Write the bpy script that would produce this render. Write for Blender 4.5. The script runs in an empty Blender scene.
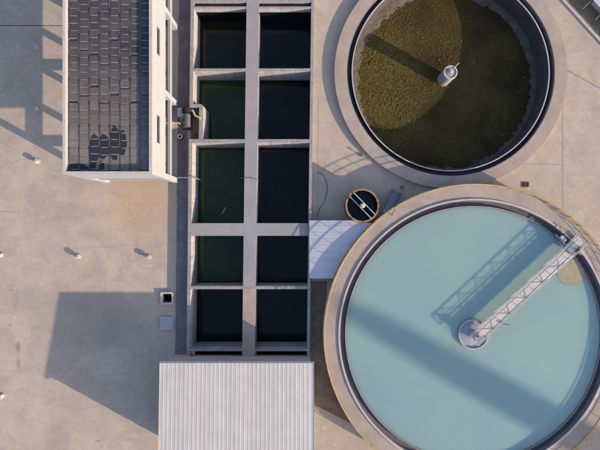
import bpy, bmesh, math, random
from math import sin, cos, pi, radians, hypot, atan2, sqrt
from mathutils import Vector, noise
from mathutils.geometry import tessellate_polygon

scn = bpy.context.scene
C = scn.collection
random.seed(7)

# ------------------------------------------------------------------ camera
H = 44.0                       # drone height above the yard, looking straight down
cam_d = bpy.data.cameras.new('camera')
cam = bpy.data.objects.new('camera', cam_d); C.objects.link(cam)
cam.location = (0, 0, H); cam.rotation_euler = (0, 0, 0)
cam_d.sensor_fit = 'HORIZONTAL'
cam_d.angle = 2*math.atan(30.0/H)
cam_d.clip_start = 0.5; cam_d.clip_end = 2000
scn.camera = cam

# ------------------------------------------------------------------ sky, sun, exposure
COT = 3.8                                          # shadow length per metre of height
ELEV = math.atan(1/COT)
SX, SY = 0.876, -0.482                             # horizontal direction towards the sun
world = bpy.data.worlds.new('World'); scn.world = world; world.use_nodes = True
wn = world.node_tree.nodes; wl = world.node_tree.links
sky = wn.new('ShaderNodeTexSky'); sky.sky_type = 'NISHITA'; sky.sun_disc = False
sky.sun_elevation = ELEV; sky.sun_rotation = atan2(SX, SY)
sky.air_density = 1.0; sky.dust_density = 1.2; sky.ozone_density = 1.4
bg = wn['Background']; bg.inputs[1].default_value = 0.15
wl.new(sky.outputs[0], bg.inputs[0])
sd = bpy.data.lights.new('sun', 'SUN'); sd.energy = 3.8; sd.angle = radians(0.55); sd.color = (1.0, 0.87, 0.62)
sun = bpy.data.objects.new('sun', sd); C.objects.link(sun)
sun.rotation_euler = Vector((SX*cos(ELEV), SY*cos(ELEV), sin(ELEV))).to_track_quat('Z', 'Y').to_euler()
sun.location = (30, -20, 30)
scn.view_settings.view_transform = 'Standard'; scn.view_settings.look = 'None'
scn.view_settings.gamma = 1.0; scn.view_settings.use_curve_mapping = False
scn.view_settings.exposure = 1.17

# ------------------------------------------------------------------ helpers
def P(px, py, h=0.0):
    """plan point (metres) of something seen at survey coordinate px,py standing h above the yard"""
    k = (H-h)/H*0.1
    return ((px-300)*k, (225-py)*k)
def Q(px, py): return ((px-300)*0.1, (225-py)*0.1)

WO = {}
def link(o, parent):
    C.objects.link(o)
    if parent is not None:
        o.parent = parent
        po = WO[parent.name]
        o.location = Vector(o.location) - po
        WO[o.name] = po + Vector(o.location)
    else:
        WO[o.name] = Vector(o.location)
    return o
def tag(o, label=None, cat=None, group=None, kind=None):
    if label: o['label'] = label
    if cat: o['category'] = cat
    if group: o['group'] = group
    if kind: o['kind'] = kind
    return o
def thing(name, label, cat, loc=(0,0,0), group=None):
    o = bpy.data.objects.new(name, None); o.location = loc; o.empty_display_size = 0.3
    link(o, None); return tag(o, label, cat, group)

class MB:
    def __init__(s): s.v = []; s.f = []; s.m = []
    def add(s, vs, fs, mi=0):
        n = len(s.v); s.v += [tuple(v) for v in vs]
        s.f += [tuple(i+n for i in f) for f in fs]; s.m += [mi]*len(fs); return s
    def prism(s, pts, z0, z1, mi=0):
        """pts: plan polygon (ccw or cw), z0/z1 numbers or per-point lists"""
        n = len(pts)
        a = sum(pts[i][0]*pts[(i+1)%n][1]-pts[(i+1)%n][0]*pts[i][1] for i in range(n))
        idx = list(range(n)) if a > 0 else list(range(n))[::-1]
        zz0 = z0 if isinstance(z0, (list, tuple)) else [z0]*n
        zz1 = z1 if isinstance(z1, (list, tuple)) else [z1]*n
        vs = [(pts[i][0], pts[i][1], zz0[i]) for i in idx]+[(pts[i][0], pts[i][1], zz1[i]) for i in idx]
        fs = [tuple(range(n))[::-1], tuple(range(n, 2*n))]+[(i, (i+1)%n, n+(i+1)%n, n+i) for i in range(n)]
        return s.add(vs, fs, mi)
    def box(s, x0, x1, y0, y1, z0, z1, mi=0):
        return s.prism([(x0,y0),(x1,y0),(x1,y1),(x0,y1)], z0, z1, mi)
    def ring(s, cx, cy, r0, r1, z0, z1, n=160, mi=0, a0=0, a1=2*pi):
        """annular prism; z1 may be (inner, outer)"""
        zi, zo = z1 if isinstance(z1, (list, tuple)) else (z1, z1)
        full = abs(a1-a0-2*pi) < 1e-6; m = n if full else n+1
        vs = []
        for i in range(m):
            a = a0+(a1-a0)*i/n; c, d = cos(a), sin(a)
            vs += [(cx+r0*c, cy+r0*d, z0), (cx+r1*c, cy+r1*d, z0), (cx+r1*c, cy+r1*d, zo), (cx+r0*c, cy+r0*d, zi)]
        fs = []
        for i in range(n):
            A = 4*i; B = 4*((i+1) % m)
            fs += [(A+3, A+2, B+2, B+3), (A+1, A, B, B+1), (A+2, A+1, B+1, B+2), (A, A+3, B+3, B)]
        if not full: fs += [(0,1,2,3), (4*n+3,4*n+2,4*n+1,4*n)]
        return s.add(vs, fs, mi)
    def lathe(s, cx, cy, prof, n=32, mi=0):
        """prof: list of (r,z) from bottom to top"""
        vs = []; k = len(prof)
        for i in range(n):
            a = 2*pi*i/n
            vs += [(cx+r*cos(a), cy+r*sin(a), z) for r, z in prof]
        fs = []
        for i in range(n):
            j = (i+1) % n
            for q in range(k-1): fs.append((i*k+q, j*k+q, j*k+q+1, i*k+q+1))
        fs.append(tuple(i*k for i in range(n))[::-1]); fs.append(tuple(i*k+k-1 for i in range(n)))
        return s.add(vs, fs, mi)
    def tube(s, pts, r, n=6, mi=0, closed=False):
        P_ = [Vector(p) for p in pts]; m = len(P_); vs = []
        for i, p in enumerate(P_):
            if closed: t = P_[(i+1)%m]-P_[i-1]
            else: t = P_[min(i+1,m-1)]-P_[max(i-1,0)]
            t.normalize()
            u = t.cross(Vector((0,0,1)))
            if u.length < 1e-3: u = Vector((1,0,0))
            u.normalize(); w = u.cross(t)
            for j in range(n):
                a = 2*pi*j/n+pi/n; vs.append(p+u*(r*cos(a))+w*(r*sin(a)))
        fs = []
        for i in range(m if closed else m-1):
            A = i*n; B = ((i+1)%m)*n
            for j in range(n): fs.append((A+j, A+(j+1)%n, B+(j+1)%n, B+j))
        if not closed: fs += [tuple(range(n)), tuple(range((m-1)*n, m*n))[::-1]]
        return s.add(vs, fs, mi)
    def bar(s, p, q, w, h=None, mi=0):
        """square bar from p to q"""
        h = h or w; p = Vector(p); q = Vector(q); t = (q-p).normalized()
        u = t.cross(Vector((0,0,1)))
        if u.length < 1e-3: u = Vector((1,0,0))
        u.normalize(); x = u.cross(t)
        vs = [c+u*(a*w/2)+x*(b*h/2) for c in (p, q) for a, b in ((-1,-1),(1,-1),(1,1),(-1,1))]
        return s.add(vs, [(0,1,2,3),(7,6,5,4),(0,4,5,1),(1,5,6,2),(2,6,7,3),(3,7,4,0)], mi)
    def mesh(s, name, mats):
        me = bpy.data.meshes.new(name); me.from_pydata(s.v, [], s.f)
        for m in (mats if isinstance(mats, (list, tuple)) else [mats]): me.materials.append(m)
        for p, i in zip(me.polygons, s.m): p.material_index = i
        bm = bmesh.new(); bm.from_mesh(me); bmesh.ops.recalc_face_normals(bm, faces=bm.faces); bm.to_mesh(me); bm.free()
        me.update(); return me
    def build(s, name, mats, parent=None, smooth=False):
        me = s.mesh(name, mats)
        if smooth:
            for p in me.polygons: p.use_smooth = True
            try: me.set_sharp_from_angle(angle=radians(35))
            except Exception: pass
        return link(bpy.data.objects.new(name, me), parent)

def inst(name, me, loc, parent=None, rz=0, rot=None):
    o = bpy.data.objects.new(name, me); o.location = loc
    o.rotation_euler = rot if rot else (0, 0, rz)
    return link(o, parent)

# ------------------------------------------------------------------ materials
class N:
    def __init__(s, name):
        s.mat = bpy.data.materials.new(name); s.mat.use_nodes = True
        s.t = s.mat.node_tree; s.b = s.t.nodes['Principled BSDF']
        s.pos = s.t.nodes.new('ShaderNodeNewGeometry').outputs['Position']
    def n(s, t, **k):
        o = s.t.nodes.new(t)
        for a, v in k.items(): setattr(o, a, v)
        return o
    def l(s, a, b): s.t.links.new(a, b)
    def noise(s, scale, detail=5, rough=0.55, stretch=None, dist=0.0):
        o = s.n('ShaderNodeTexNoise'); o.inputs['Scale'].default_value = scale
        o.inputs['Detail'].default_value = detail; o.inputs['Roughness'].default_value = rough
        o.inputs['Distortion'].default_value = dist
        if stretch:
            m = s.n('ShaderNodeMapping'); m.inputs['Scale'].default_value = stretch
            s.l(s.pos, m.inputs['Vector']); s.l(m.outputs[0], o.inputs['Vector'])
        else: s.l(s.pos, o.inputs['Vector'])
        return o.outputs['Fac']
    def ramp(s, fac, stops):
        r = s.n('ShaderNodeValToRGB'); e = r.color_ramp.elements
        while len(e) < len(stops): e.new(0.5)
        for x, (p, c) in zip(e, stops):
            x.position = p; x.color = (c, c, c, 1) if not isinstance(c, (tuple, list)) else (*c, 1)
        s.l(fac, r.inputs[0]); return r.outputs[0]
    def mix(s, fac, a, b, mode='MIX'):
        m = s.n('ShaderNodeMix', data_type='RGBA', blend_type=mode)
        for sock, v in ((m.inputs[0], fac), (m.inputs[6], a), (m.inputs[7], b)):
            if isinstance(v, (int, float)): sock.default_value = v
            elif isinstance(v, (tuple, list)): sock.default_value = (*v, 1)
            else: s.l(v, sock)
        return m.outputs[2]
    def math(s, op, a, b=0.0, c=None):
        m = s.n('ShaderNodeMath', operation=op)
        for i, v in enumerate((a, b) if c is None else (a, b, c)):
            if isinstance(v, (int, float)): m.inputs[i].default_value = v
            else: s.l(v, m.inputs[i])
        return m.outputs[0]
    def blob(s, x, y, rx, ry, edge=0.25, dist=None, amt=0.0):
        """soft elliptical mask round a plan point, ragged by a noise"""
        v = s.n('ShaderNodeVectorMath', operation='SUBTRACT'); s.l(s.pos, v.inputs[0]); v.inputs[1].default_value = (x, y, 0)
        d = s.n('ShaderNodeVectorMath', operation='MULTIPLY'); s.l(v.outputs[0], d.inputs[0]); d.inputs[1].default_value = (1/rx, 1/ry, 0)
        L = s.n('ShaderNodeVectorMath', operation='LENGTH'); s.l(d.outputs[0], L.inputs[0])
        r = L.outputs['Value']
        if dist is not None: r = s.math('ADD', r, s.math('MULTIPLY', s.math('SUBTRACT', dist, 0.5), amt))
        m = s.n('ShaderNodeMapRange'); m.interpolation_type = 'SMOOTHSTEP'
        s.l(r, m.inputs[0]); m.inputs[1].default_value = 1+edge; m.inputs[2].default_value = 1-edge
        return m.outputs[0]
    def tone(s, col, amt):
        o = s.n('ShaderNodeObjectInfo'); v = s.math('MULTIPLY_ADD', o.outputs['Random'], 2*amt, 1-amt)
        h = s.n('ShaderNodeHueSaturation'); s.l(v, h.inputs['Value']); s.l(col, h.inputs['Color']); return h.outputs[0]
    def bump(s, h, strength, d=0.02):
        b = s.n('ShaderNodeBump'); b.inputs['Strength'].default_value = strength; b.inputs['Distance'].default_value = d
        s.l(h, b.inputs['Height']); s.l(b.outputs[0], s.b.inputs['Normal'])
    def done(s, col, rough=0.8, metal=0.0, spec=0.3):
        if isinstance(col, (tuple, list)): s.b.inputs['Base Color'].default_value = (*col, 1)
        else: s.l(col, s.b.inputs['Base Color'])
        if isinstance(rough, (int, float)): s.b.inputs['Roughness'].default_value = rough
        else: s.l(rough, s.b.inputs['Roughness'])
        s.b.inputs['Metallic'].default_value = metal
        s.b.inputs['Specular IOR Level'].default_value = spec
        return s.mat

def sc(c, k): return tuple(x*k for x in c)
def concrete(name, col, var=0.25, big=0.35, fine=6.0, bump=0.25, dirt=None, streak=None):
    m = N(name)
    a = m.noise(big, 6, 0.6); b = m.noise(fine, 5, 0.7); c = m.noise(big*4.3, 4, 0.6, dist=0.6)
    k = m.mix(m.ramp(a, [(0.3, 0), (0.7, 1)]), sc(col, 1-var), sc(col, 1+var*0.5))
    k = m.mix(m.ramp(c, [(0.35, 0.0), (0.75, 0.55)]), k, sc(col, 1-var*0.9))
    k = m.mix(m.ramp(b, [(0.3, 0.35), (0.55, 0.0)]), k, sc(col, 0.62))
    if dirt:
        d = m.noise(1.1, 7, 0.65); k = m.mix(m.ramp(d, [(0.52, 0), (0.72, 0.7)]), k, dirt)
    if streak:
        d = m.noise(3.0, 4, 0.6, stretch=(1, 1, 0.08)); k = m.mix(m.ramp(d, [(0.5, 0), (0.75, 0.6)]), k, streak)
    m.bump(b, bump, 0.02)
    return m.done(k, 0.88, spec=0.2)
def paint(name, col, rough=0.5, metal=0.0, var=0.15, spec=0.4, scale=2.5, dirt=0.3, tone=0.0, streak=None):
    m = N(name); a = m.noise(scale, 6, 0.65); b = m.noise(scale*9, 3, 0.6)
    k = m.mix(m.ramp(a, [(0.35, 0), (0.75, 1)]), col, sc(col, 1-var))
    k = m.mix(m.ramp(b, [(0.55, 0), (0.8, dirt)]), k, sc((0.22, 0.19, 0.16), 1.0))
    if streak:
        q = m.noise(2.2, 6, 0.65, stretch=streak); k = m.mix(m.ramp(q, [(0.45, 0), (0.75, 0.5)]), k, sc(col, 0.68))
    if tone: k = m.tone(k, tone)
    return m.done(k, rough, metal, spec)

# ground of the yard
def ground_material():
    m = N('yard_concrete'); col = (0.45, 0.345, 0.285)
    a = m.noise(0.13, 6, 0.62); b = m.noise(0.55, 7, 0.65, dist=0.7); c = m.noise(7, 5, 0.7); e = m.noise(2.2, 5, 0.7)
    k = m.mix(m.ramp(a, [(0.32, 0), (0.68, 1)]), sc(col, 0.84), sc(col, 1.06))
    k = m.mix(m.ramp(b, [(0.45, 0), (0.72, 0.75)]), k, (0.325, 0.25, 0.225))
    k = m.mix(m.ramp(b, [(0.25, 0.5), (0.42, 0.0)]), k, (0.50, 0.39, 0.335))
    k = m.mix(m.ramp(e, [(0.55, 0), (0.8, 0.4)]), k, (0.30, 0.235, 0.21))
    k = m.mix(m.ramp(c, [(0.25, 0.4), (0.5, 0.0)]), k, sc(col, 0.6))
    # pale scuffs
    w = m.noise(0.9, 8, 0.75, stretch=(1.0, 1.6, 1), dist=1.2)
    k = m.mix(m.ramp(w, [(0.57, 0), (0.68, 0.6)]), k, (0.53, 0.425, 0.37))
    st = m.noise(0.5, 8, 0.7, stretch=(0.35, 2.2, 1), dist=0.8)
    k = m.mix(m.ramp(st, [(0.56, 0), (0.70, 0.4)]), k, (0.29, 0.225, 0.20))
    g = m.noise(2.6, 10, 0.82, dist=0.5)
    k = m.mix(m.ramp(g, [(0.30, 0.6), (0.46, 0.0)]), k, (0.29, 0.22, 0.19))
    k = m.mix(m.ramp(g, [(0.55, 0.0), (0.72, 0.7)]), k, (0.56, 0.455, 0.39))
    # hairline cracks, only here and there
    vm = m.n('ShaderNodeTexVoronoi', feature='DISTANCE_TO_EDGE'); vm.inputs['Scale'].default_value = 0.16
    wv = m.n('ShaderNodeVectorMath', operation='ADD'); nz = m.n('ShaderNodeTexNoise'); nz.inputs['Scale'].default_value = 0.7; nz.inputs['Detail'].default_value = 6
    m.l(m.pos, nz.inputs['Vector']); vs_ = m.n('ShaderNodeVectorMath', operation='SCALE'); vs_.inputs['Scale'].default_value = 2.2
    m.l(nz.outputs['Color'], vs_.inputs[0]); m.l(m.pos, wv.inputs[0]); m.l(vs_.outputs[0], wv.inputs[1]); m.l(wv.outputs[0], vm.inputs['Vector'])
    ck = m.math('MULTIPLY', m.ramp(vm.outputs['Distance'], [(0.0, 0.28), (0.006, 0.0)]), m.ramp(m.noise(0.12, 3, 0.5), [(0.5, 0), (0.6, 1)]))
    k = m.mix(ck, k, (0.17, 0.13, 0.115))
    sp = m.noise(5.0, 2, 0.5)
    k = m.mix(m.ramp(sp, [(0.70, 0), (0.76, 0.55)]), k, (0.19, 0.14, 0.12))
    # clay stain on the yard south of the building
    x, y = Q(141, 207); n1 = m.noise(1.3, 6, 0.7); n2 = m.noise(4.0, 5, 0.7)
    k = m.mix(m.math('MULTIPLY', m.blob(x, y, 3.3, 3.2, 0.5, n1, 0.9), 0.5), k, (0.45, 0.275, 0.19))
    x, y = Q(137, 210)
    k = m.mix(m.math('MULTIPLY', m.blob(x, y, 1.9, 1.5, 0.4, n1, 0.8), m.ramp(n2, [(0.52, 0), (0.68, 0.5)])), k, (0.26, 0.15, 0.085))
    # rust marks
    for px, py, rx, ry in ((18, 347, .22, .5), (18.5, 364, .18, .45), (10, 325, .15, .1), (11, 290, .2, .08), (98, 441, .25, .1)):
        x, y = Q(px, py); k = m.mix(m.math('MULTIPLY', m.blob(x, y, rx, ry, 0.5, n2, 1.4), 0.45), k, (0.20, 0.085, 0.05))
    # worn dark areas
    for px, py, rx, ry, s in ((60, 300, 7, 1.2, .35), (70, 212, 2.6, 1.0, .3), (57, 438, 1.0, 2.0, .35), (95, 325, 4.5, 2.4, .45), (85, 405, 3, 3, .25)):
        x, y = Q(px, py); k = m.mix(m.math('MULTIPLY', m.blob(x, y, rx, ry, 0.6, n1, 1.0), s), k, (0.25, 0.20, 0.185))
    m.bump(c, 0.2, 0.015)
    return m.done(k, 0.9, spec=0.15)

M = {}
M['ground'] = ground_material()
M['basin'] = concrete('basin_concrete', (0.37, 0.305, 0.30), 0.2, 0.5, 7)
M['lavender'] = concrete('lavender_walkway', (0.30, 0.265, 0.285), 0.16, 0.5, 7)  # cooler lavender-grey concrete for most of the basin walkways
M['basin_in'] = concrete('basin_wall_concrete', (0.315, 0.28, 0.295), 0.25, 0.8, 6, streak=(0.10, 0.10, 0.075))
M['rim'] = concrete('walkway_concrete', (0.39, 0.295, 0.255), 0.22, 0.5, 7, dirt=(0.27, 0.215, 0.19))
M['dirty'] = concrete('stained_concrete', (0.065, 0.053, 0.060), 0.4, 0.7, 5, dirt=(0.04, 0.034, 0.036))
M['launder'] = concrete('launder_concrete', (0.15, 0.125, 0.14), 0.3, 1.2, 6)
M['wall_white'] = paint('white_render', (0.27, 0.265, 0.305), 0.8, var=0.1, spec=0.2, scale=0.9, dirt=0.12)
M['white_edge'] = paint('white_coping', (0.47, 0.40, 0.39), 0.7, var=0.18, spec=0.2, scale=1.5, dirt=0.2)
M['roof_deck'] = concrete('roof_deck', (0.15, 0.125, 0.12), 0.3, 0.9, 6)
M['roof_metal'] = paint('white_roof_sheet', (0.54, 0.475, 0.455), 0.55, var=0.12, spec=0.25, scale=0.8, dirt=0.22, tone=0.035, streak=(1.6, 0.12, 1))
M['canopy'] = paint('canopy_sheet', (0.48, 0.45, 0.51), 0.5, var=0.14, spec=0.3, scale=1.2, dirt=0.2, tone=0.04, streak=(0.12, 1.6, 1))
M['steel'] = paint('galvanised_steel', (0.42, 0.385, 0.39), 0.5, 0.0, 0.2, 0.5)
M['deck'] = paint('bridge_deck', (0.53, 0.455, 0.44), 0.7, 0.0, 0.18, 0.3)
M['darksteel'] = paint('dark_steel', (0.10, 0.095, 0.10), 0.5, 0.3, 0.3, 0.5)
M['bluegrey'] = paint('blue_grey_paint', (0.22, 0.23, 0.30), 0.45, 0.0, 0.2, 0.5)
M['feed'] = paint('feedwell_paint', (0.31, 0.33, 0.40), 0.4, 0.0, 0.2, 0.5)
M['yellow'] = paint('yellow_rail_paint', (0.46, 0.27, 0.08), 0.5, 0.0, 0.25, 0.4)
M['orange'] = paint('rusty_orange_rim', (0.36, 0.19, 0.075), 0.7, 0.0, 0.4, 0.3)
M['rust'] = paint('rust_red', (0.19, 0.075, 0.055), 0.75, 0.0, 0.4, 0.2)
M['black'] = paint('dark_void', (0.012, 0.012, 0.014), 0.7, 0.0, 0.2, 0.2, dirt=0.05)
M['wood'] = paint('pale_timber', (0.52, 0.43, 0.33), 0.8, 0.0, 0.25, 0.2)
M['alu'] = paint('panel_rail', (0.23, 0.21, 0.225), 0.5, 0.0, 0.15, 0.5)
M['pink'] = paint('faded_red_pole', (0.55, 0.22, 0.17), 0.5, 0.0, 0.2, 0.4)
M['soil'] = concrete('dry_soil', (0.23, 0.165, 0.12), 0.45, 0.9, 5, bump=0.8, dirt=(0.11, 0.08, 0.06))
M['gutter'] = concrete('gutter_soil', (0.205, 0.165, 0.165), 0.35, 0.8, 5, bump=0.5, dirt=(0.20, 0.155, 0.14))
M['pit'] = concrete('pit_soil', (0.20, 0.13, 0.08), 0.4, 1.2, 5, bump=0.6, dirt=(0.06, 0.045, 0.035))
M['grass'] = paint('dead_grass', (0.34, 0.22, 0.13), 0.9, 0.0, 0.5, 0.1)

def dark_water(name, col, col2):
    m = N(name); a = m.noise(0.35, 5, 0.6, dist=0.8); b = m.noise(2.4, 4, 0.6)
    k = m.mix(m.ramp(a, [(0.35, 0), (0.7, 1)]), col, col2)
    d = m.noise(1.3, 6, 0.7, dist=1.5); k = m.mix(m.ramp(d, [(0.55, 0), (0.8, 0.5)]), k, sc(col2, 1.7))
    m.bump(b, 0.06, 0.02)
    return m.done(k, 0.12, spec=0.25)
M['water_green'] = dark_water('green_water', (0.018, 0.034, 0.016), (0.025, 0.048, 0.018))
M['water_dark'] = dark_water('black_water', (0.0035, 0.006, 0.009), (0.006, 0.009, 0.011))
M['water_tank'] = dark_water('tank_water', (0.004, 0.007, 0.011), (0.006, 0.010, 0.014))

def teal_water():
    m = N('milky_teal_water')
    a = m.noise(0.10, 4, 0.55, dist=0.5); b = m.noise(0.5, 5, 0.6, dist=1.0); c = m.noise(3.0, 3, 0.5)
    k = m.mix(m.ramp(a, [(0.35, 0), (0.68, 1)]), (0.235, 0.332, 0.352), (0.275, 0.362, 0.345))
    k = m.mix(m.ramp(b, [(0.4, 0), (0.75, 0.35)]), k, (0.245, 0.345, 0.375))
    m.bump(c, 0.05, 0.02)
    m.b.inputs['Subsurface Weight'].default_value = 0.95
    m.b.inputs['Subsurface Radius'].default_value = (0.5, 1.0, 1.0)
    m.b.inputs['Subsurface Scale'].default_value = 2.2
    return m.done(k, 0.22, spec=0.4)
M['teal'] = teal_water()

def algae():
    m = N('algae_water')
    a = m.noise(0.22, 5, 0.6, dist=0.6); b = m.noise(6.0, 3, 0.55); c = m.noise(9, 3, 0.6)
    k = m.mix(m.ramp(a, [(0.38, 0), (0.62, 1)]), (0.040, 0.0245, 0.011), (0.054, 0.036, 0.013))
    clump = m.math('MULTIPLY', m.ramp(b, [(0.46, 0), (0.60, 1)]), m.ramp(a, [(0.40, 0.05), (0.58, 0.85)]))
    k = m.mix(clump, k, (0.085, 0.062, 0.019))
    k = m.mix(m.ramp(c, [(0.3, 0.5), (0.5, 0)]), k, (0.026, 0.017, 0.008))
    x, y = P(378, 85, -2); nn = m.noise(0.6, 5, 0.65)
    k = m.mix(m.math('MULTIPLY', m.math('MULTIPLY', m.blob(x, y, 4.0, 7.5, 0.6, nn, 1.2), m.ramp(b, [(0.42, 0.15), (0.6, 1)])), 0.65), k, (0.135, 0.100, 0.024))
    m.bump(b, 0.5, 0.06)
    return m.done(k, 0.6, spec=0.06)
M['algae'] = algae()

def crust():
    m = N('dry_sludge_crust'); b = m.noise(4, 6, 0.7); a = m.noise(1.0, 4, 0.6)
    k = m.mix(m.ramp(a, [(0.35, 0), (0.7, 1)]), (0.17, 0.13, 0.108), (0.085, 0.066, 0.062))
    k = m.mix(m.ramp(b, [(0.4, 0.5), (0.6, 0)]), k, (0.05, 0.04, 0.035))
    m.bump(b, 0.6, 0.04); return m.done(k, 0.9, spec=0.15)
M['crust'] = crust()

HR = 7.7                                             # parapet height of the frame building
def panel_glass():
    m = N('dusty_panel')
    n1 = m.noise(1.6, 6, 0.7); n2 = m.noise(0.35, 4, 0.6); n3 = m.noise(8, 3, 0.6)
    sep = m.n('ShaderNodeSeparateXYZ'); m.l(m.pos, sep.inputs[0])
    # dust has settled more thickly at the south end of the roof
    mr = m.n('ShaderNodeMapRange'); m.l(sep.outputs[1], mr.inputs[0])
    mr.inputs[1].default_value = P(0, 45, HR)[1]; mr.inputs[2].default_value = P(0, 140, HR)[1]
    mr.inputs[3].default_value = 0.22; mr.inputs[4].default_value = 0.92
    dust = m.math('ADD', mr.outputs[0], m.math('MULTIPLY', m.math('SUBTRACT', n1, 0.5), 0.55))
    dust = m.math('ADD', dust, m.math('MULTIPLY', m.math('SUBTRACT', n2, 0.5), 0.5))
    n4 = m.noise(2.0, 3, 0.5)
    for px, py, rx, ry in ((92.5, 148, 5.8, 15.5), (102, 146, 6.5, 12.5), (113, 142, 5.2, 17.5), (121, 143, 4.2, 12.5),
                           (76, 167, 10, 4.5), (90, 166, 4, 8), (100, 165, 3, 5)):
        x, y = P(px, py, HR); k = (H-HR)/H*0.1
        dust = m.math('MULTIPLY', dust, m.math('SUBTRACT', 1.0, m.blob(x, y, rx*k, ry*k, 0.03, n4, 0.75)))
    d = m.n('ShaderNodeClamp'); m.l(dust, d.inputs[0])
    k = m.mix(d.outputs[0], (0.026, 0.025, 0.038), (0.185, 0.148, 0.138))
    k = m.mix(m.ramp(n3, [(0.35, 0.35), (0.55, 0)]), k, (0.05, 0.045, 0.045))
    k = m.tone(k, 0.13)
    return m.done(k, m.math('MULTIPLY_ADD', d.outputs[0], 0.3, 0.5), spec=0.12)
M['panel'] = panel_glass()

# ================================================================== plan data
BH = 0.66                                            # coping height of the basin
def bx_(px, py): return P(px - 0.0125*py, py, BH)    # basin grid leans very slightly
UC = P(451, 72, 0.37)                                # upper round tank
LC = Q(468.4, 331.1); LR = 14.57; LH = 1.55           # large clarifier
SEG = 220

# ================================================================== ground with openings
def circle(c, r, n): return [(c[0]+r*cos(2*pi*i/n), c[1]+r*sin(2*pi*i/n)) for i in range(n)]
basin_out = [bx_(191, -1.5), bx_(313.8, -1.5), bx_(315, 372), bx_(190.8, 372), bx_(190.8, 139), bx_(199, 139), bx_(199, 104), bx_(191, 104)]
def ground_sheet():
    outer = [(-300, -300), (300, -300), (300, 300), (-300, 300)]
    hatch = [P(161.5, 293.5, .2), P(172, 293.5, .2), P(172, 303, .2), P(161.5, 303, .2)]
    loops = [outer, basin_out[::-1], circle(UC, 10.95, 96)[::-1], hatch]
    v3 = [[Vector((x, y, 0)) for x, y in lp] for lp in loops]
    tris = tessellate_polygon(v3)
    flat = [v for lp in v3 for v in lp]
    me = bpy.data.meshes.new('ground'); me.from_pydata([tuple(v) for v in flat], [], [tuple(t) for t in tris])
    bm = bmesh.new(); bm.from_mesh(me)
    for f in bm.faces:
        if f.normal.z < 0: f.normal_flip()
    bm.to_mesh(me); bm.free(); me.materials.append(M['ground'])
    return tag(link(bpy.data.objects.new('ground', me), None), kind='structure')
ground_sheet()

def sheet(name, pts, z, mat):
    me = bpy.data.meshes.new(name); me.from_pydata([(x, y, z) for x, y in pts], [], [tuple(range(len(pts)))])
    if me.polygons[0].normal.z < 0: me.flip_normals()
    me.materials.append(mat); return tag(link(bpy.data.objects.new(name, me), None), kind='structure')
sheet('gutter_shade_path', [Q(311, 281), Q(327, 281), Q(325, 352), Q(336, 386), Q(352, 424), Q(311, 403)], 0.004, M['soil'])  # dark soil strip; its south end paints shade, cut along the clarifier's shadow edge
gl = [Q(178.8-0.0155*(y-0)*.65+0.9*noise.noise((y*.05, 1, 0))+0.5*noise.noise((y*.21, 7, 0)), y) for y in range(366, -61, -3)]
sheet('gutter_shade_path', [Q(191, -60), Q(189, 103), Q(187.5, 140), Q(187.2, 366)]+gl, 0.004, M['gutter'])  # gutter soil in its own colour along the basin's west wall
sheet('pit_path', [bx_(190.5, 104.2), bx_(198.8, 104.2), bx_(198.8, 139), bx_(190.5, 139)], 0.008, M['pit'])
sheet('expansion_joint', [Q(-40, 25.1), Q(104, 25.4), Q(104, 26.1), Q(-40, 25.8)], 0.004, M['dirty'])
jm = concrete('joint_filler', (0.33, 0.25, 0.22), 0.3)
sheet('expansion_joint', [Q(562.2, 90), Q(562.7, 90), Q(563.2, 215), Q(562.7, 215)], 0.004, jm)
sheet('expansion_joint', [Q(515, 163.8), Q(562, 164.2), Q(562, 164.7), Q(515, 164.3)], 0.004, jm)
sheet('expansion_joint', [Q(20, 211.5), Q(-60, 211.2), Q(-60, 211.7), Q(20, 212)], 0.004, jm)
sheet('expansion_joint', [Q(318, 93), Q(318.4, 93), Q(318.0, 216), Q(317.6, 216)], 0.004, jm)

# ================================================================== settling basin
basin = thing('settling_basin', 'long rectangular concrete basin split into two columns of dark water cells', 'basin', (*bx_(252, 180), 0))
ZB = -4.2; WZ = BH-2.75
def bwall(name, x0, x1, y0, y1, z1=BH, mat='basin_in', z0=ZB):
    MB().prism([bx_(x0, y0), bx_(x1, y0), bx_(x1, y1), bx_(x0, y1)], z0, z1).build(name, M[mat], basin)
YN, YS = -1.5, 372
bwall('outer_wall', 190.8, 194.2, YN, 104)
bwall('outer_wall', 190.8, 194.2, 139, YS)
MB().prism([bx_(194.2, 104), bx_(202.5, 104), bx_(204.6, 106), bx_(204.6, 139), bx_(200.6, 139), bx_(200.6, 107.2), bx_(194.2, 107.2)], ZB, BH).build('jog_wall', M['basin_in'], basin)
MB().prism([bx_(190.8, 104), bx_(194.2, 104), bx_(194.2, 107.2), bx_(190.8, 107.2)], ZB, BH).build('jog_wall', M['basin_in'], basin)
bwall('outer_wall', 311.4, 314.2, YN, YS)
XL, XC0, XC1, XR = 194.2, 246.6, 259.2, 311.4
bwall('centre_wall', 247.4, 258.4, YN, YS, BH-0.15)
MB().prism([bx_(XC0, YN), bx_(XC1, YN), bx_(XC1, 287.8), bx_(XC0, 287.8)], BH-0.15, BH+0.003).build('centre_walkway', M['lavender'], basin)
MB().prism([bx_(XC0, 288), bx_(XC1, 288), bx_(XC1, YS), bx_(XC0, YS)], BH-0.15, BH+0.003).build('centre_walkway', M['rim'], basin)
rows = [(-1.5, 2.2, .0), (6.4, 8.6, .0), (68.4, 71.2, 0), (139.2, 142.8, 0), (286.2, 289.2, 0), (349.0, 351.2, 0)]
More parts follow.
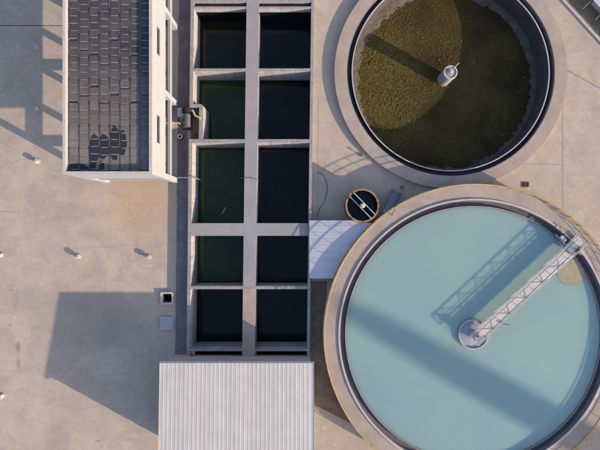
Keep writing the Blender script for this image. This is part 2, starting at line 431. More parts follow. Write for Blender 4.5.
for y0, y1, _ in rows:
    xl = XL if y0 != 139.2 else 190.8
    if y0 == 139.2: bwall('cross_wall', 194.2, XC0+.8, y0, y1, BH-0.002)
    else: bwall('cross_wall', XL, XC0+.8, y0, y1, BH-0.002)
    bwall('cross_wall', XC1-.8, XR, y0, y1, BH-0.002)
bwall('cross_walkway', XL, XC0, 223.2, 235.8, BH-0.002, 'lavender')
bwall('cross_walkway', XC1, XR, 223.2, 235.8, BH-0.002, 'lavender')
bwall('channel_floor', XL, XC0+.8, 2.2, 6.4, BH-0.9, 'rust'); bwall('channel_floor', XC1-.8, XR, 2.2, 6.4, BH-0.9, 'rust')
MB().prism([(x, y) for x, y in basin_out], ZB-0.2, ZB-0.02).build('basin_floor', M['dirty'], basin)
for x0, x1 in ((XL, 247.4), (258.4, XR)):
    MB().prism([bx_(x0+.3, 8.62), bx_(x1-.3, 8.62), bx_(x1-.3, 8.9), bx_(x0+.3, 8.9)], WZ-.2, BH-.75).build('wet_wall_band', M['water_dark'], basin)
cells = [(8.6, 68.4), (71.2, 139.2), (142.8, 223.2), (235.8, 286.2), (289.2, 349), (351.2, 372)]
for i, (y0, y1) in enumerate(cells):
    for side, (x0, x1) in enumerate(((XL, 247.4), (258.4, XR))):
        mat = M['water_green'] if side == 0 and i in (1, 2, 3) else M['water_dark']
        z = WZ if i < 5 else WZ+0.3
        pts = [bx_(x0, y0), bx_(x1, y0), bx_(x1, y1), bx_(x0, y1)]
        if side == 0 and i == 1: pts = [bx_(x0, y0), bx_(x1, y0), bx_(x1, y1), bx_(204.6, y1), bx_(204.6, 106), bx_(202.5, 107.2), bx_(x0, 107.2)]
        if side == 0 and i == 0: mat = dark_water('olive_water', (0.010, 0.013, 0.006), (0.014, 0.018, 0.008))
        o = sheet('water', pts, z, mat)
# floating twig of debris
x, y = P(224, 211, WZ)
mb = MB(); mb.tube([(x-.25, y-.35, WZ+.03), (x-.05, y-.02, WZ+.05), (x+.2, y+.38, WZ+.04)], .05, 5)
mb.tube([(x-.05, y-.02, WZ+.05), (x+.02, y-.25, WZ+.05)], .03, 5); mb.tube([(x+.05, y+.12, WZ+.05), (x+.2, y+.1, WZ+.05)], .03, 5)
tag(mb.build('branch', M['wood']), 'small pale branch floating on the green water of the basin', 'branch')

# ================================================================== upper round tank
t = thing('round_tank', 'sunken round concrete tank with brown algae water and a stubby centre column', 'tank', (*UC, 0))
ux, uy = UC
MB().ring(ux, uy, 10.32, 11.55, -0.6, 0.37, SEG).build('walkway', M['rim'], t)
MB().ring(ux, uy, 9.86, 10.32, -2.6, -0.55, SEG).build('launder_floor', M['launder'], t)
MB().ring(ux, uy, 10.32, 10.9, -2.6, -0.6, SEG).build('tank_wall', M['dirty'], t)
MB().ring(ux, uy, 10.26, 10.318, -0.55, 0.36, SEG).build('launder_wall', M['launder'], t)
MB().ring(ux, uy, 9.72, 9.86, -2.6, 0.22, SEG).build('inner_wall', M['dirty'], t)
MB().ring(ux, uy, 9.74, 9.84, 0.222, 0.30, SEG).build('weir', M['white_edge'], t)
WU = -2.05
def crust_ring():
    nr, na = 14, 420; vs = []; fs = []
    for i in range(na):
        a = 2*pi*i/na
        for j in range(nr):
            r = 8.0+1.74*j/(nr-1)
            x, y = ux+r*cos(a), uy+r*sin(a)
            edge = 9.0+0.25*sin(a+2.6)+0.22*noise.noise((x*0.45, y*0.45, 3))
            z = WU+(r-edge)*0.16+0.05*noise.noise((x*1.7, y*1.7, 0))+0.03*noise.noise((x*4.5, y*4.5, 5))
            vs.append((x, y, z))
    for i in range(na):
        k = (i+1) % na
        for j in range(nr-1): fs.append((i*nr+j, i*nr+j+1, k*nr+j+1, k*nr+j))
    mb = MB(); mb.add(vs, fs); return mb
crust_ring().build('sludge_bed', M['crust'], t, smooth=True)
def algae_surface():
    nr, na = 220, 640; vs = [(ux, uy, WU)]; fs = []
    for j in range(1, nr+1):
        r = 9.55*sqrt(j/nr)
        for i in range(na):
            a = 2*pi*i/na; x, y = ux+r*cos(a), uy+r*sin(a)
            n = noise.noise((x*0.25, y*0.25, 9)); q = noise.noise((x*4.6, y*4.6, 2))
            z = WU+max(0, q+0.05)*0.065*min(1, max(0.0, 0.30+n*2.4))+0.010*noise.noise((x*5, y*5, 1))
            vs.append((x, y, z))
    for i in range(na): fs.append((0, 1+i, 1+(i+1) % na))
    for j in range(nr-1):
        for i in range(na):
            A = 1+j*na; B = A+na; k = (i+1) % na
            fs.append((A+i, B+i, B+k, A+k))
    mb = MB(); mb.add(vs, fs); return mb
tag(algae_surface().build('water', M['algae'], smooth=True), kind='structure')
lm = MB(); rl = random.Random(3)
for i in range(34):
    a = rl.uniform(0, 2*pi); q = 8.6*sqrt(rl.random()); b = rl.uniform(0, pi); w = rl.uniform(.03, .08); x, y = ux+q*cos(a), uy+q*sin(a)
    lm.prism([(x+w*cos(b+j*1.57+rl.uniform(-.3, .3)), y+w*sin(b+j*1.57)) for j in range(4)], WU+.02, WU+.06)
tag(lm.build('floating_litter', M['grass']), 'specks of pale litter floating on the brown algae water', 'litter', kind='stuff')
MB().lathe(ux, uy, [(0.66, -2.4), (0.66, 0.02), (0.70, 0.02), (0.70, 0.22), (0.66, 0.25)], 40).build('centre_column', M['basin_in'], t)
MB().ring(ux, uy, 0.56, 0.69, 0.251, 0.30, 40).build('column_kerb', M['white_edge'], t)
MB().ring(ux, uy, 0.24, 0.32, 0.25, 0.31, 28).build('column_collar', M['steel'], t)
MB().lathe(ux, uy, [(0.17, 0.25), (0.17, 0.42), (0.10, 0.46)], 20).build('column_cap', M['wood'], t)
MB().tube([(ux+.3, uy+.4, .28), (ux+.62, uy+.72, .42), (ux+.8, uy+.9, .42)], .035).build('column_hook', M['steel'], t)

# ================================================================== large clarifier
t = thing('clarifier', 'large raised round clarifier full of milky teal water with yellow edge railing', 'clarifier', (*LC, 0))
lx, ly = LC; WL = 1.17
MB().ring(lx, ly, 12.98, LR, 0, LH, 260).build('walkway', M['rim'], t)
MB().ring(lx, ly, 12.98, 13.14, LH+.002, LH+0.09, 260).build('inner_kerb', M['white_edge'], t)
MB().ring(lx, ly, 12.50, 12.98, 0, 1.02, 260).build('launder_floor', M['launder'], t)
MB().ring(lx, ly, 12.92, 12.978, 1.02, LH-.03, 260).build('launder_wall', M['launder'], t)
MB().ring(lx, ly, 12.40, 12.50, 0, 1.20, 260).build('weir_wall', M['dirty'], t)
mb = MB()                                             # notched weir plate
for i in range(150):
    a0 = 2*pi*i/150
    mb.ring(lx, ly, 12.40, 12.45, 1.201, 1.235, 2, 0, a0, a0+2*pi/150*1.0)
mb.build('weir_plate', M['steel'], t)
# railing on the outer edge
RH = 0.56; RR = LR-0.06
NP = 72
pm = MB().tube([(0, 0, 0), (0, 0, RH)], .034, 6).mesh('railing_post', M['yellow'])
for i in range(NP):
    a = 2*pi*(i+.35)/NP; inst('railing_post', pm, (lx+RR*cos(a), ly+RR*sin(a), LH), t)
for z, nm in ((RH, 'handrail'), (RH*0.5, 'mid_rail')):
    MB().tube([(lx+RR*cos(2*pi*i/216), ly+RR*sin(2*pi*i/216), LH+z) for i in range(216)], .027, 6, closed=True).build(nm, M['yellow'], t)
mb = MB(); mb.ring(lx, ly, LR-.02, LR+.012, LH+.002, LH+.03, 260); mb.build('edge_trim', M['yellow'], t)
# water body
mb = MB(); mb.lathe(lx, ly, [(12.39, 0.05), (12.39, WL)], 200)
o = mb.build('water', M['teal']); tag(o, kind='structure')
# floating scum beside the bridge
def scum():
    c = Vector(P(571, 272, WL)); n = 40; vs = []; 
    for i in range(n):
        a = 2*pi*i/n; r = 1.0+0.12*noise.noise((cos(a)*1.5, sin(a)*1.5, 4))
        p = Vector((c.x+1.55*r*cos(a)*0.9, c.y+1.25*r*sin(a)))
        d = p-Vector((lx, ly))
        if d.length > 12.36: p = Vector((lx, ly))+d.normalized()*12.36
        vs.append((p.x, p.y))
    return vs
m = concrete('tan_scum', (0.36, 0.29, 0.20), 0.25, 0.9, 5)
mb = MB(); mb.prism(scum(), WL-.02, WL+.015); tag(mb.build('scum_patch', m), 'tan patch of scum on the teal water between bridge and rim', 'scum')

# feed well + bridge
fw = thing('feed_well', 'pale blue round feed well at the centre of the teal clarifier', 'feed well', (lx, ly, WL))
MB().ring(lx, ly, 1.36, 1.46, WL-.4, WL+.22, 64).build('rim', M['steel'], fw)
MB().lathe(lx, ly, [(1.36, WL-.3), (1.36, WL+.06), (0.5, WL+.16), (0.45, WL+.16)], 64).build('cone_plate', M['feed'], fw)
MB().lathe(lx, ly, [(0.42, WL+.1), (0.42, WL+.5), (0.35, WL+.55)], 32).build('drive_hub', M['bluegrey'], fw)

BZ = 1.76
a_in = Vector(P(472.6, 340.2, BZ)); a_out = Vector(P(581, 239.0, BZ))
bd = (a_out-a_in).normalized(); bn = Vector((-bd.y, bd.x)); BL = (a_out-a_in).length
br = thing('scraper_bridge', 'narrow steel truss bridge from clarifier centre to its rim', 'bridge', (a_in.x, a_in.y, BZ))
def B(s, w, z): p = a_in+bd*s+bn*w; return (p.x, p.y, z)
HW = 0.56
MB().prism([B(0, -HW+.06, 0)[:2], B(BL, -HW+.06, 0)[:2], B(BL, HW-.06, 0)[:2], B(0, HW-.06, 0)[:2]], BZ-.06, BZ).build('deck', M['deck'], br)
nb = 13; TH = 0.42
for sgn in (-1, 1):
    w = sgn*HW
    for nm, z, r in (('bottom_chord', BZ-.02, .08), ('top_chord', BZ+TH, .055), ('middle_rail', BZ+TH*.5, .022)):
        MB().bar(B(-.04, w, z), B(BL+.04, w, z), r).build(nm, M['steel'], br)
    for i in range(nb+1):
        s = BL*i/nb
        MB().bar(B(s, w, BZ+.03), B(s, w, BZ+TH-.03), .04).build('truss_post', M['steel'], br)
        if i < nb:
            s2 = BL*(i+1)/nb; z0, z1 = (BZ+.04, BZ+TH-.05) if i % 2 == 0 else (BZ+TH-.05, BZ+.04)
            MB().bar(B(s+.03, w, z0), B(s2-.03, w, z1), .036).build('truss_brace', M['steel'], br)
for i in range(0, nb-2):
    s = BL*(i+.5)/nb; MB().bar(B(s, -HW+.06, BZ-.1), B(s, HW-.06, BZ-.1), .07).build('cross_member', M['darksteel'], br)
MB().bar(B(-.02, -HW, BZ+TH), B(-.02, HW, BZ+TH), .06).build('end_rail', M['steel'], br)
MB().prism([B(.25, -.28, 0)[:2], B(.95, -.28, 0)[:2], B(.95, .22, 0)[:2], B(.25, .22, 0)[:2]], BZ, BZ+.35).build('drive_gearbox', M['steel'], br)
MB().tube([B(.6, -.03, BZ+.35), B(.6, -.03, BZ+.6)], .16, 14).build('drive_motor', M['bluegrey'], br)
MB().prism([B(BL-1.75, -.38, 0)[:2], B(BL-.75, -.38, 0)[:2], B(BL-.75, .42, 0)[:2], B(BL-1.75, .42, 0)[:2]], BZ, BZ+.16).build('carriage_plate', M['bluegrey'], br)
MB().tube([B(BL-.95, -1.05, LH+.32), B(BL-.95, -.62, LH+.32)], .2, 14).build('carriage_motor', M['steel'], br)
MB().bar(B(BL-.95, -.6, LH+.3), B(BL-.55, -.6, LH+.3), .24).build('carriage_box', M['yellow'], br)
for s in (BL-1.6, BL-.5):
    MB().bar(B(s, -HW+.1, BZ-.065), B(s, -HW+.1, LH+.1), .1).build('carriage_leg', M['darksteel'], br)
    MB().bar(B(s, HW-.1, BZ-.065), B(s, HW-.1, LH+.1), .1).build('carriage_leg', M['darksteel'], br)
MB().bar(B(BL-1.5, .62, LH+.25), B(BL-1.5, 2.0, LH+.25), .12).build('carriage_arm', M['bluegrey'], br)
MB().bar(B(BL-1.3, .95, LH+.3), B(BL-1.3, 1.55, LH+.3), .32).build('wheel_housing', M['steel'], br)
for w in (1.25, -0.85):
    MB().tube([B(BL-1.1, w-.06, LH+.17), B(BL-1.1, w+.06, LH+.17)], .165, 18).build('wheel', M['darksteel'], br)
MB().bar(B(3.1, -HW-.08, BZ+.1), B(3.6, -HW-.75, BZ+.1), .08).build('sampling_arm', M['darksteel'], br)
MB().tube([B(1.0, -HW-.18, WL+.12), B(BL-1.6, -HW-.22, WL+.2)], .05).build('scum_pipe', M['steel'], br)

# ================================================================== small mixing tank
tc = P(362.4, 205.6, 1.6); mx, my = tc
t = thing('mixing_tank', 'small round dark tank with rusty orange rim and two cross beams', 'tank', (mx, my, 0))
MB().ring(mx, my, 1.50, 1.60, 0, 1.52, 72).build('shell', M['dirty'], t)
MB().ring(mx, my, 1.47, 1.64, 1.522, 1.60, 72).build('rim', M['orange'], t)
mb = MB(); mb.lathe(mx, my, [(1.49, .02), (1.49, 0.75)], 64); tag(mb.build('water', M['water_tank']), kind='structure')
d = Vector((0.70, -0.714)); n = Vector((0.714, 0.70))
for w in (-.17, .36):
    c = Vector(tc)+n*(w-.09); L = sqrt(1.5**2-(w-.09)**2)
    p, q = c-d*L, c+d*L
    MB().bar((p.x, p.y, 1.66), (q.x, q.y, 1.66), .09).build('cross_beam', M['steel'], t)
MB().lathe(mx, my, [(0.24, 1.62), (0.24, 1.8), (0.20, 2.0), (0.12, 2.05)], 24).build('mixer_motor', M['wood'], t)
MB().tube([(mx, my, .5), (mx, my, 1.66)], .05, 8).build('mixer_shaft', M['darksteel'], t)

# ================================================================== corrugated canopy between basin and clarifier
cp = thing('canopy', 'low pale corrugated canopy between the long basin and the clarifier', 'canopy', (*P(325, 250, 1.1), 0))
x_w = P(309.3, 250, 1.0)[0]; yN = P(0, 220.4, 1.1)[1]; yS = P(0, 278.6, 1.1)[1]
def x_end(y):
    return lx-sqrt(max(0.0, (LR+.06)**2-(y-ly)**2)) if True else 0
def zc(x): return 0.95+0.075*(x-x_w)
ns = 18
for i in range(ns):
    y0 = yN+(yS-yN)*i/ns; y1 = yN+(yS-yN)*(i+1)/ns
    def xe(y):
        e = x_end(y); dy = y-my
        if abs(dy) < 1.66: e = min(e, mx-sqrt(1.66**2-dy*dy)) if y > my-1.66 else e
        return min(e, x_w+6.2)
    mb = MB()
    ys = [y0, y0+(y1-y0)*.70, y0+(y1-y0)*.76, y0+(y1-y0)*.94, y1]; zs = [0, 0, .007, .007, 0]
    for a in range(4):
        ya, yb = ys[a], ys[a+1]; xa, xb = xe(ya), xe(yb)
        vs = [(x_w, ya, zc(x_w)+zs[a]), (xa, ya, zc(xa)+zs[a]), (xb, yb, zc(xb)+zs[a+1]), (x_w, yb, zc(x_w)+zs[a+1])]
        vs += [(p[0], p[1], p[2]-.02) for p in vs]
        mb.add(vs, [(0,1,2,3),(7,6,5,4),(0,4,5,1),(2,6,7,3),(1,5,6,2),(3,7,4,0)])
    mb.build('roof_sheet', M['canopy'], cp)
for px, py in ((312.5, 226), (312, 276), (345, 228), (331, 275)):
    x, y = P(px, py, 1); MB().bar((x, y, 0), (x, y, zc(x)-.03), .09).build('post', M['steel'], cp)
MB().bar((x_w+.02, yN, .9), (x_w+.02, yS, .9), .06).build('gutter', M['steel'], cp)

# ================================================================== shed with the white ribbed roof
sx0, sx1 = Q(170.5, 0)[0], Q(312.6, 0)[0]; sy0, sy1 = Q(0, 352.7)[1], Q(0, 447)[1]
zn, zs_ = 3.3, 3.77
sh = thing('shed', 'shed with white ribbed metal roof at the end of the long basin', 'shed', ((sx0+sx1)/2, (sy0+sy1)/2, 0))
o_ = .28
wx0, wx1, wy0, wy1 = sx0+o_, sx1-o_, sy0-.18, sy1+o_
def zr(y): return zn+(zs_-zn)*(sy0-y)/(sy0-sy1)
th = .25
MB().prism([(wx0, wy0), (wx1, wy0), (wx1, wy0-th), (wx0, wy0-th)], -.0, [zr(wy0)-.09, zr(wy0)-.09, zr(wy0-th)-.09, zr(wy0-th)-.09]).build('wall', M['basin'], sh)
MB().prism([(wx0, wy1+th), (wx1, wy1+th), (wx1, wy1), (wx0, wy1)], -.0, [zr(wy1+th)-.09]*2+[zr(wy1)-.09]*2).build('wall', M['wall_white'], sh)
for xa, xb in ((wx0, wx0+th), (wx1-th, wx1)):
    MB().prism([(xa, wy0-th), (xb, wy0-th), (xb, wy1+th), (xa, wy1+th)], 0, [zr(wy0-th)-.09]*2+[zr(wy1+th)-.09]*2).build('wall', M['wall_white'], sh)
NS = 12; sw = (sx1-sx0)/NS
mb = MB(); rp = sw/3
prof = []
for r in range(3):
    b = r*rp
    prof += [(b, .0), (b+rp*.62, 0), (b+rp*.74, .009), (b+rp*.88, .009)]
prof += [(sw, 0)]
L = sy0-sy1
for a in range(len(prof)-1):
    (xa, za), (xb, zb) = prof[a], prof[a+1]
    vs = [(xa, 0, za), (xb, 0, zb), (xb, -L, zb+zs_-zn), (xa, -L, za+zs_-zn)]
    vs += [(p[0], p[1], p[2]-.02) for p in vs]
    mb.add(vs, [(0,1,2,3),(7,6,5,4),(0,4,5,1),(2,6,7,3)]+([(3,7,4,0)] if a == 0 else [])+([(1,5,6,2)] if a == len(prof)-2 else []))
me = mb.mesh('roof_sheet', M['roof_metal'])
for i in range(NS): inst('roof_sheet', me, (sx0+sw*i, sy0, zn+random.uniform(0, .006)), sh)
MB().box(sx0-.03, sx0-.005, sy1, sy0, 0, 0.1) # (unused guard)
MB().prism([(sx0-.03, sy0), (sx0-.004, sy0), (sx0-.004, sy1), (sx0-.03, sy1)], [zn-.1, zn-.1, zs_-.1, zs_-.1], [zn+.03, zn+.03, zs_+.03, zs_+.03]).build('verge_trim', M['roof_metal'], sh)
MB().prism([(sx1+.004, sy0), (sx1+.03, sy0), (sx1+.03, sy1), (sx1+.004, sy1)], [zn-.1, zn-.1, zs_-.1, zs_-.1], [zn+.03, zn+.03, zs_+.03, zs_+.03]).build('verge_trim', M['roof_metal'], sh)
MB().box(sx0-.02, sx1+.02, sy0+.005, sy0+.11, zn-.14, zn-.04).build('eaves_gutter', M['steel'], sh)

# ================================================================== frame building with the panel roof
EX, WX = Q(178, 0)[0], Q(104.7, 0)[0]; SYB, NYB = Q(0, 183)[1], Q(0, -121)[1]
bl = thing('frame_building', 'white two-storey frame building with open columned base and a roof of dusty panels', 'building', ((EX+WX)/2, (SYB+NYB)/2, 0))
ZM = 4.1; ZT = HR; wt = .22
# east upper wall with slot windows
wins = []
for k in range(4):
    y_s = Q(0, 154.5-76*k)[1]; wins.append((y_s, y_s+2.4))
wz0, wz1 = 5.66, 6.45
def wall_pieces(x0, x1):
    mb = MB()
    mb.box(x0, x1, SYB, NYB, ZM, wz0); mb.box(x0, x1, SYB, NYB, wz1, ZT)
    ye = SYB
    for a, b in wins:
        mb.box(x0, x1, ye, a, wz0, wz1); ye = b
    mb.box(x0, x1, ye, NYB, wz0, wz1); return mb
wall_pieces(EX-wt, EX).build('wall', M['wall_white'], bl)
wall_pieces(WX, WX+wt).build('wall', M['wall_white'], bl)
MB().box(WX+wt, EX-wt, SYB, SYB+wt, ZM, ZT).build('wall', M['wall_white'], bl)
MB().box(WX+wt, EX-wt, NYB-wt, NYB, ZM, ZT).build('wall', M['wall_white'], bl)
for a, b in wins[:3]:
    for xo, xi in ((EX, -1), (WX, 1)):
        w = MB(); xf = xo+xi*.12
        w.box(xf-.03, xf+.03, a, a+.07, wz0, wz1); w.box(xf-.03, xf+.03, b-.07, b, wz0, wz1)
        w.box(xf-.03, xf+.03, a+.07, b-.07, wz0, wz0+.06); w.box(xf-.03, xf+.03, a+.07, b-.07, wz1-.06, wz1)
        w.box(xf-.03, xf+.03, (a+b)/2-.03, (a+b)/2+.03, wz0+.06, wz1-.06)
        wo = w.build('window', M['darksteel'], bl)
        MB().box(xf-.008, xf+.008, a+.05, b-.05, wz0+.04, wz1-.04).build('pane', M['black'], wo)
MB().box(WX+wt, EX-wt, SYB+wt, NYB-wt, ZM+.003, ZM+.2).build('floor_slab', M['basin'], bl)
ZD = ZT-.40
roof = MB().box(WX+wt, EX-wt, SYB+wt, NYB-wt, ZD-.2, ZD).build('roof', M['roof_deck'], bl)
pc = MB()
pc.box(EX-wt-.02, EX+.04, SYB-.04, NYB, ZT+.001, ZT+.05); pc.box(WX-.04, WX+wt-.02, SYB-.04, NYB, ZT+.001, ZT+.05)
pc.box(WX+wt-.02, EX-wt-.02, SYB-.04, SYB+wt, ZT+.001, ZT+.05)
pc.build('parapet_coping', M['white_edge'], bl)
# columns, tie beams
cw = .5
cyl = [SYB+76*.1*k for k in range(5)]
for y in cyl:
    y = min(y, NYB-cw)
    for x in (EX-cw, WX):
        MB().box(x, x+cw, y, y+cw, 0, ZM-.002).build('column', M['wall_white'], bl)
    MB().box(WX+cw, EX-cw, y+.1, y+.4, 1.95, 2.42).build('tie_beam', M['wall_white'], bl)
for a, b in zip(cyl[:-1], cyl[1:]):
    for x in (EX-.30, WX+.06):
        MB().box(x, x+.24, a+cw, min(b, NYB-cw), 1.95, 2.42).build('tie_beam', M['wall_white'], bl)
MB().box(WX+.6, EX-.55, SYB+.6, NYB-.6, 0.0, 0.1).build('plinth', M['rim'], bl)
# roof panels: eight columns of small dark panes
pk = (H-HR)/H*0.1
cwid = 10.3*pk; rlen = 7.52*pk
def panel_mesh(tilt):
    mb = MB(); w = cwid*.42; l = rlen*.475
    mb.prism([(-w, -l), (w, -l), (w, l), (-w, l)], [0, 0, 0, 0], [.033+tilt*.8, .03, .03+tilt*.9, .033+tilt*1.7])
    mb.prism([(-w*.8, -l+.005), (w*.84, -l+.005), (w*.84, -l+.065), (-w*.8, -l+.065)], .02, [.044+tilt*.8, .042+tilt*.1, .042+tilt*.2, .044+tilt*.9], 1)
    return mb.mesh('solar_panel', [M['panel'], M['alu']])
pms = [panel_mesh(tz) for tz in (.012, .02, .03)]
px0 = P(71.8, 0, HR)[0]
ylast = SYB+wt+.05
for c in range(8):
    x = px0+cwid*c; off = [0.5, .2, .75, .35, .55, .05, .3, .65][c]*rlen*.9
    y = ylast+rlen*.5+off*.35
    r = 0
    while y < P(0, -14, HR)[1]:
        if x+cwid*.42 < EX-wt:
            inst('solar_panel', pms[(c*3+r*7) % 3], (x, y, ZD+.05), roof)
        y += rlen; r += 1
        if r in (9+c % 3, 17-c % 4): y += rlen*(.12 if c % 2 else .3)
for c in range(9):
    x = px0+cwid*(c-.5)
    if x < EX-wt-.05: MB().box(x-.035, x+.035, ylast, NYB-.6, ZD+.002, ZD+.092).build('panel_track', M['roof_deck'], roof)

# ================================================================== equipment beside the building
x, y = P(188, 118, .5)
pu = thing('pump', 'dark pump set in the recess between white building and basin', 'pump', (x, y, 0))
MB().tube([(x-.1, y-.9, .55), (x-.1, y+.35, .55)], .36, 16).build('motor_body', M['darksteel'], pu)
MB().tube([(x-.1, y+.45, .5), (x-.1, y+.95, .5)], .48, 16).build('volute', M['black'], pu)
MB().box(x-.55, x+.35, y-1.1, y+1.0, .01, .16).build('base_plate', M['dirty'], pu)
MB().tube([(x+.1, y+.7, .6), (x+.5, y+.7, .7), (x+.75, y+.2, .75), (x+1.3, y-.1, .75)], .09, 8).build('discharge_pipe', M['wood'], pu)
for i, (px, py, s, lab, mt) in enumerate(((173.5, 113, .42, 'small grey valve box beside the building column by the pump', 'steel'),
                                          (175.5, 121, .34, 'small dark drum beside the pump near the red pole', 'darksteel'),
                                          (180.5, 137, .22, 'small black bucket on the path below the pump', 'black'))):
    x, y = P(px, py, .3)
    e = thing(('valve_box', 'drum', 'bucket')[i], lab, ('box', 'drum', 'bucket')[i], (x+.9*(i < 2), y, 0))
    x += .9*(i < 2)
    if i == 0:
        MB().box(x-s, x+s, y-s, y+s, 0.01, .5).build('body', M[mt], e); MB().box(x-s-.03, x+s+.03, y-s-.03, y+s+.03, .502, .56).build('lid', M['steel'], e)
    else:
        MB().lathe(x, y, [(s*.9, .01), (s, .06), (s, .5), (s*.9, .56)], 24).build('body', M[mt], e)
        MB().ring(x, y, s*.8, s*1.02, .562, .6, 24).build('rim', M['steel'], e)
x, y = P(170.5, 123, 1.2)
mb = thing('barrier_pole', 'faded red and white horizontal pole sticking out from the building', 'pole', (x, y, 0))
MB().tube([(x-.75, y, 1.25), (x+.0, y, 1.25)], .045, 8).build('red_length', M['pink'], mb)
MB().tube([(x+.001, y, 1.25), (x+.85, y+.02, 1.25)], .045, 8).build('white_length', M['white_edge'], mb)
MB().bar((x+.8, y+.02, 0), (x+.8, y+.02, 1.2), .07).build('stand', M['steel'], mb)
p = P(177.5, 177.5, .75); q = P(195, 178, .75)
mb = MB(); mb.tube([(p[0], p[1], .0), (p[0], p[1], .74), (p[0]+.1, p[1], .8), (q[0], q[1], .8), (q[0]+.1, q[1], .7), (q[0]+.1, q[1], WZ)], .04, 8)
tag(mb.build('pipe', M['bluegrey']), 'thin grey pipe crossing from the building corner to the basin', 'pipe')
x = EX-.85
mb = thing('service_pipe', 'brown pipe run along the open ground floor of the frame building', 'pipe', (x, SYB+8, 0))
MB().tube([(x, SYB+1, .5), (x, NYB-2, .5)], .16, 10).build('pipe_run', M['gutter'], mb)
for k in range(9): MB().box(x-.12, x+.12, SYB+1.6+3*k, SYB+1.8+3*k, .1, .34).build('pipe_saddle', M['basin'], mb)
def smooth_path(p, k=6):
    p = [Vector(q) for q in p]; e = [2*p[0]-p[1]]+p+[2*p[-1]-p[-2]]; out = []
    for i in range(1, len(e)-2):
        for j in range(k):
            t_ = j/k; a, b, c, d_ = e[i-1:i+3]
            out.append(0.5*((2*b)+(c-a)*t_+(2*a-5*b+4*c-d_)*t_**2+(3*b-a-3*c+d_)*t_**3))
    return out+[p[-1]]
# hose lying on basin walkways
pts = []
for a, b in ((239.5, 178.2), (246, 177.8), (253, 178.5), (258.5, 180.5)): pts.append((*P(a, b, BH), BH+.03))
for a, b in ((262, 182.5), (270, 189), (278, 195), (284, 199)): pts.append((*P(a, b, WZ), WZ+.03))
tag(MB().tube(smooth_path(pts), .014, 5).build('hose', M['darksteel']), 'thin dark hose trailing over the centre walkway into the black water', 'hose')
pts = [(*Q(a, b), .03) for a, b in ((317, 172), (323, 175), (326.5, 182), (327, 192), (324, 202), (320, 208), (317, 217))]
tag(MB().tube(smooth_path(pts), .025, 5).build('cable', M['darksteel']), 'thin dark cable curving on shaded ground beside the basin', 'cable')

# ================================================================== hatches
hx0, hy0 = P(160.4, 304.6, .22); hx1, hy1 = P(173.2, 292.2, .22)
hx, hy = (hx0+hx1)/2, (hy0+hy1)/2
t = thing('open_hatch', 'open square hatch with pale concrete frame and black hole', 'hatch', (hx, hy, 0))
fwid = .17
for a in ((hx0, hx1, hy0, hy0+fwid), (hx0, hx1, hy1-fwid, hy1), (hx0, hx0+fwid, hy0+fwid, hy1-fwid), (hx1-fwid, hx1, hy0+fwid, hy1-fwid)):
    MB().box(*a, -.5, .22).build('frame', M['white_edge'], t)
MB().box(hx0+fwid, hx1-fwid, hy0+fwid, hy1-fwid, -1.6, -1.5).build('shaft_floor', M['black'], t)
for a in ((hx0, hx1, hy0, hy0+fwid), (hx0, hx1, hy1-fwid, hy1), (hx0, hx0+fwid, hy0+fwid, hy1-fwid), (hx1-fwid, hx1, hy0+fwid, hy1-fwid)):
    MB().box(*a, -1.6, -.502).build('shaft_wall', M['black'], t)
x0, y0 = P(159.6, 330, .16); x1, y1 = P(173.2, 316.6, .16)
t = thing('covered_hatch', 'square pale grey hatch cover on shaded yard near the basin', 'hatch', ((x0+x1)/2, (y0+y1)/2, 0))
MB().box(x0+.06, x1-.06, y0+.06, y1-.06, 0, .1).build('frame', M['dirty'], t)
cv = MB().box(x0, x1, y0, y1, .102, .16).build('cover', paint('hatch_cover', (0.36, 0.33, 0.37), .5, 0, .15), t)
MB().tube([(x0+.3, y0+.6, .161), (x0+.3, y0+.6, .2), (x0+.3, y0+.8, .2), (x0+.3, y0+.8, .161)], .015).build('lift_handle', M['darksteel'], cv)
gx, gy = Q(525.2, 184.6)
t = thing('drain_grate', 'small dark square drain with two openings in sunlit concrete', 'drain', (gx, gy, 0))
MB().box(gx-.30, gx+.30, gy-.20, gy+.20, .001, .012).build('sump', M['black'], t)
f = MB(); f.box(gx-.36, gx+.36, gy+.2, gy+.26, .001, .04); f.box(gx-.36, gx+.36, gy-.26, gy-.2, .001, .04)
f.box(gx-.36, gx-.3, gy-.2, gy+.2, .001, .04); f.box(gx+.3, gx+.36, gy-.2, gy+.2, .001, .04); f.box(gx-.04, gx+.04, gy-.2, gy+.2, .012, .04)
f.build('frame', M['rust'], t)
for k in range(5): MB().bar((gx-.3, gy-.15+.075*k, .03), (gx+.3, gy-.15+.075*k, .03), .018).build('bar', M['rust'], t)

# ================================================================== vent stubs on the yard
vents = [(149, 257, 'small vent stub on sunlit yard nearest the long basin'),
         (79, 256.5, 'small vent stub alone in the middle of the sunlit yard'),
         (37.8, 161.5, 'small vent stub just below the corner shadow of the frame building'),
         (1.5, 255, 'small vent stub cut by the left edge, level with two others'),
         (2.5, 395.5, 'small vent stub at the left edge, lowest of all'),
         (37.5, 109, 'small vent stub in building shade, nearest the lit shadow window'),
         (37.5, 47.5, 'small vent stub in building shade, nearest the top edge')]
vb = MB(); vb.lathe(0, 0, [(.17, 0), (.17, .20), (.12, .22)], 16); pipe_m = vb.mesh('pipe', M['white_edge'])
vb = MB(); vb.lathe(0, 0, [(.27, 0), (.27, .05), (.16, .08)], 16); fl_m = vb.mesh('flange', M['basin'])
vb = MB(); vb.box(-.22, .22, -.16, .16, .17, .34); vb.box(-.07, .07, -.06, .06, .341, .39); cap_m = vb.mesh('cowl', M['white_edge'])
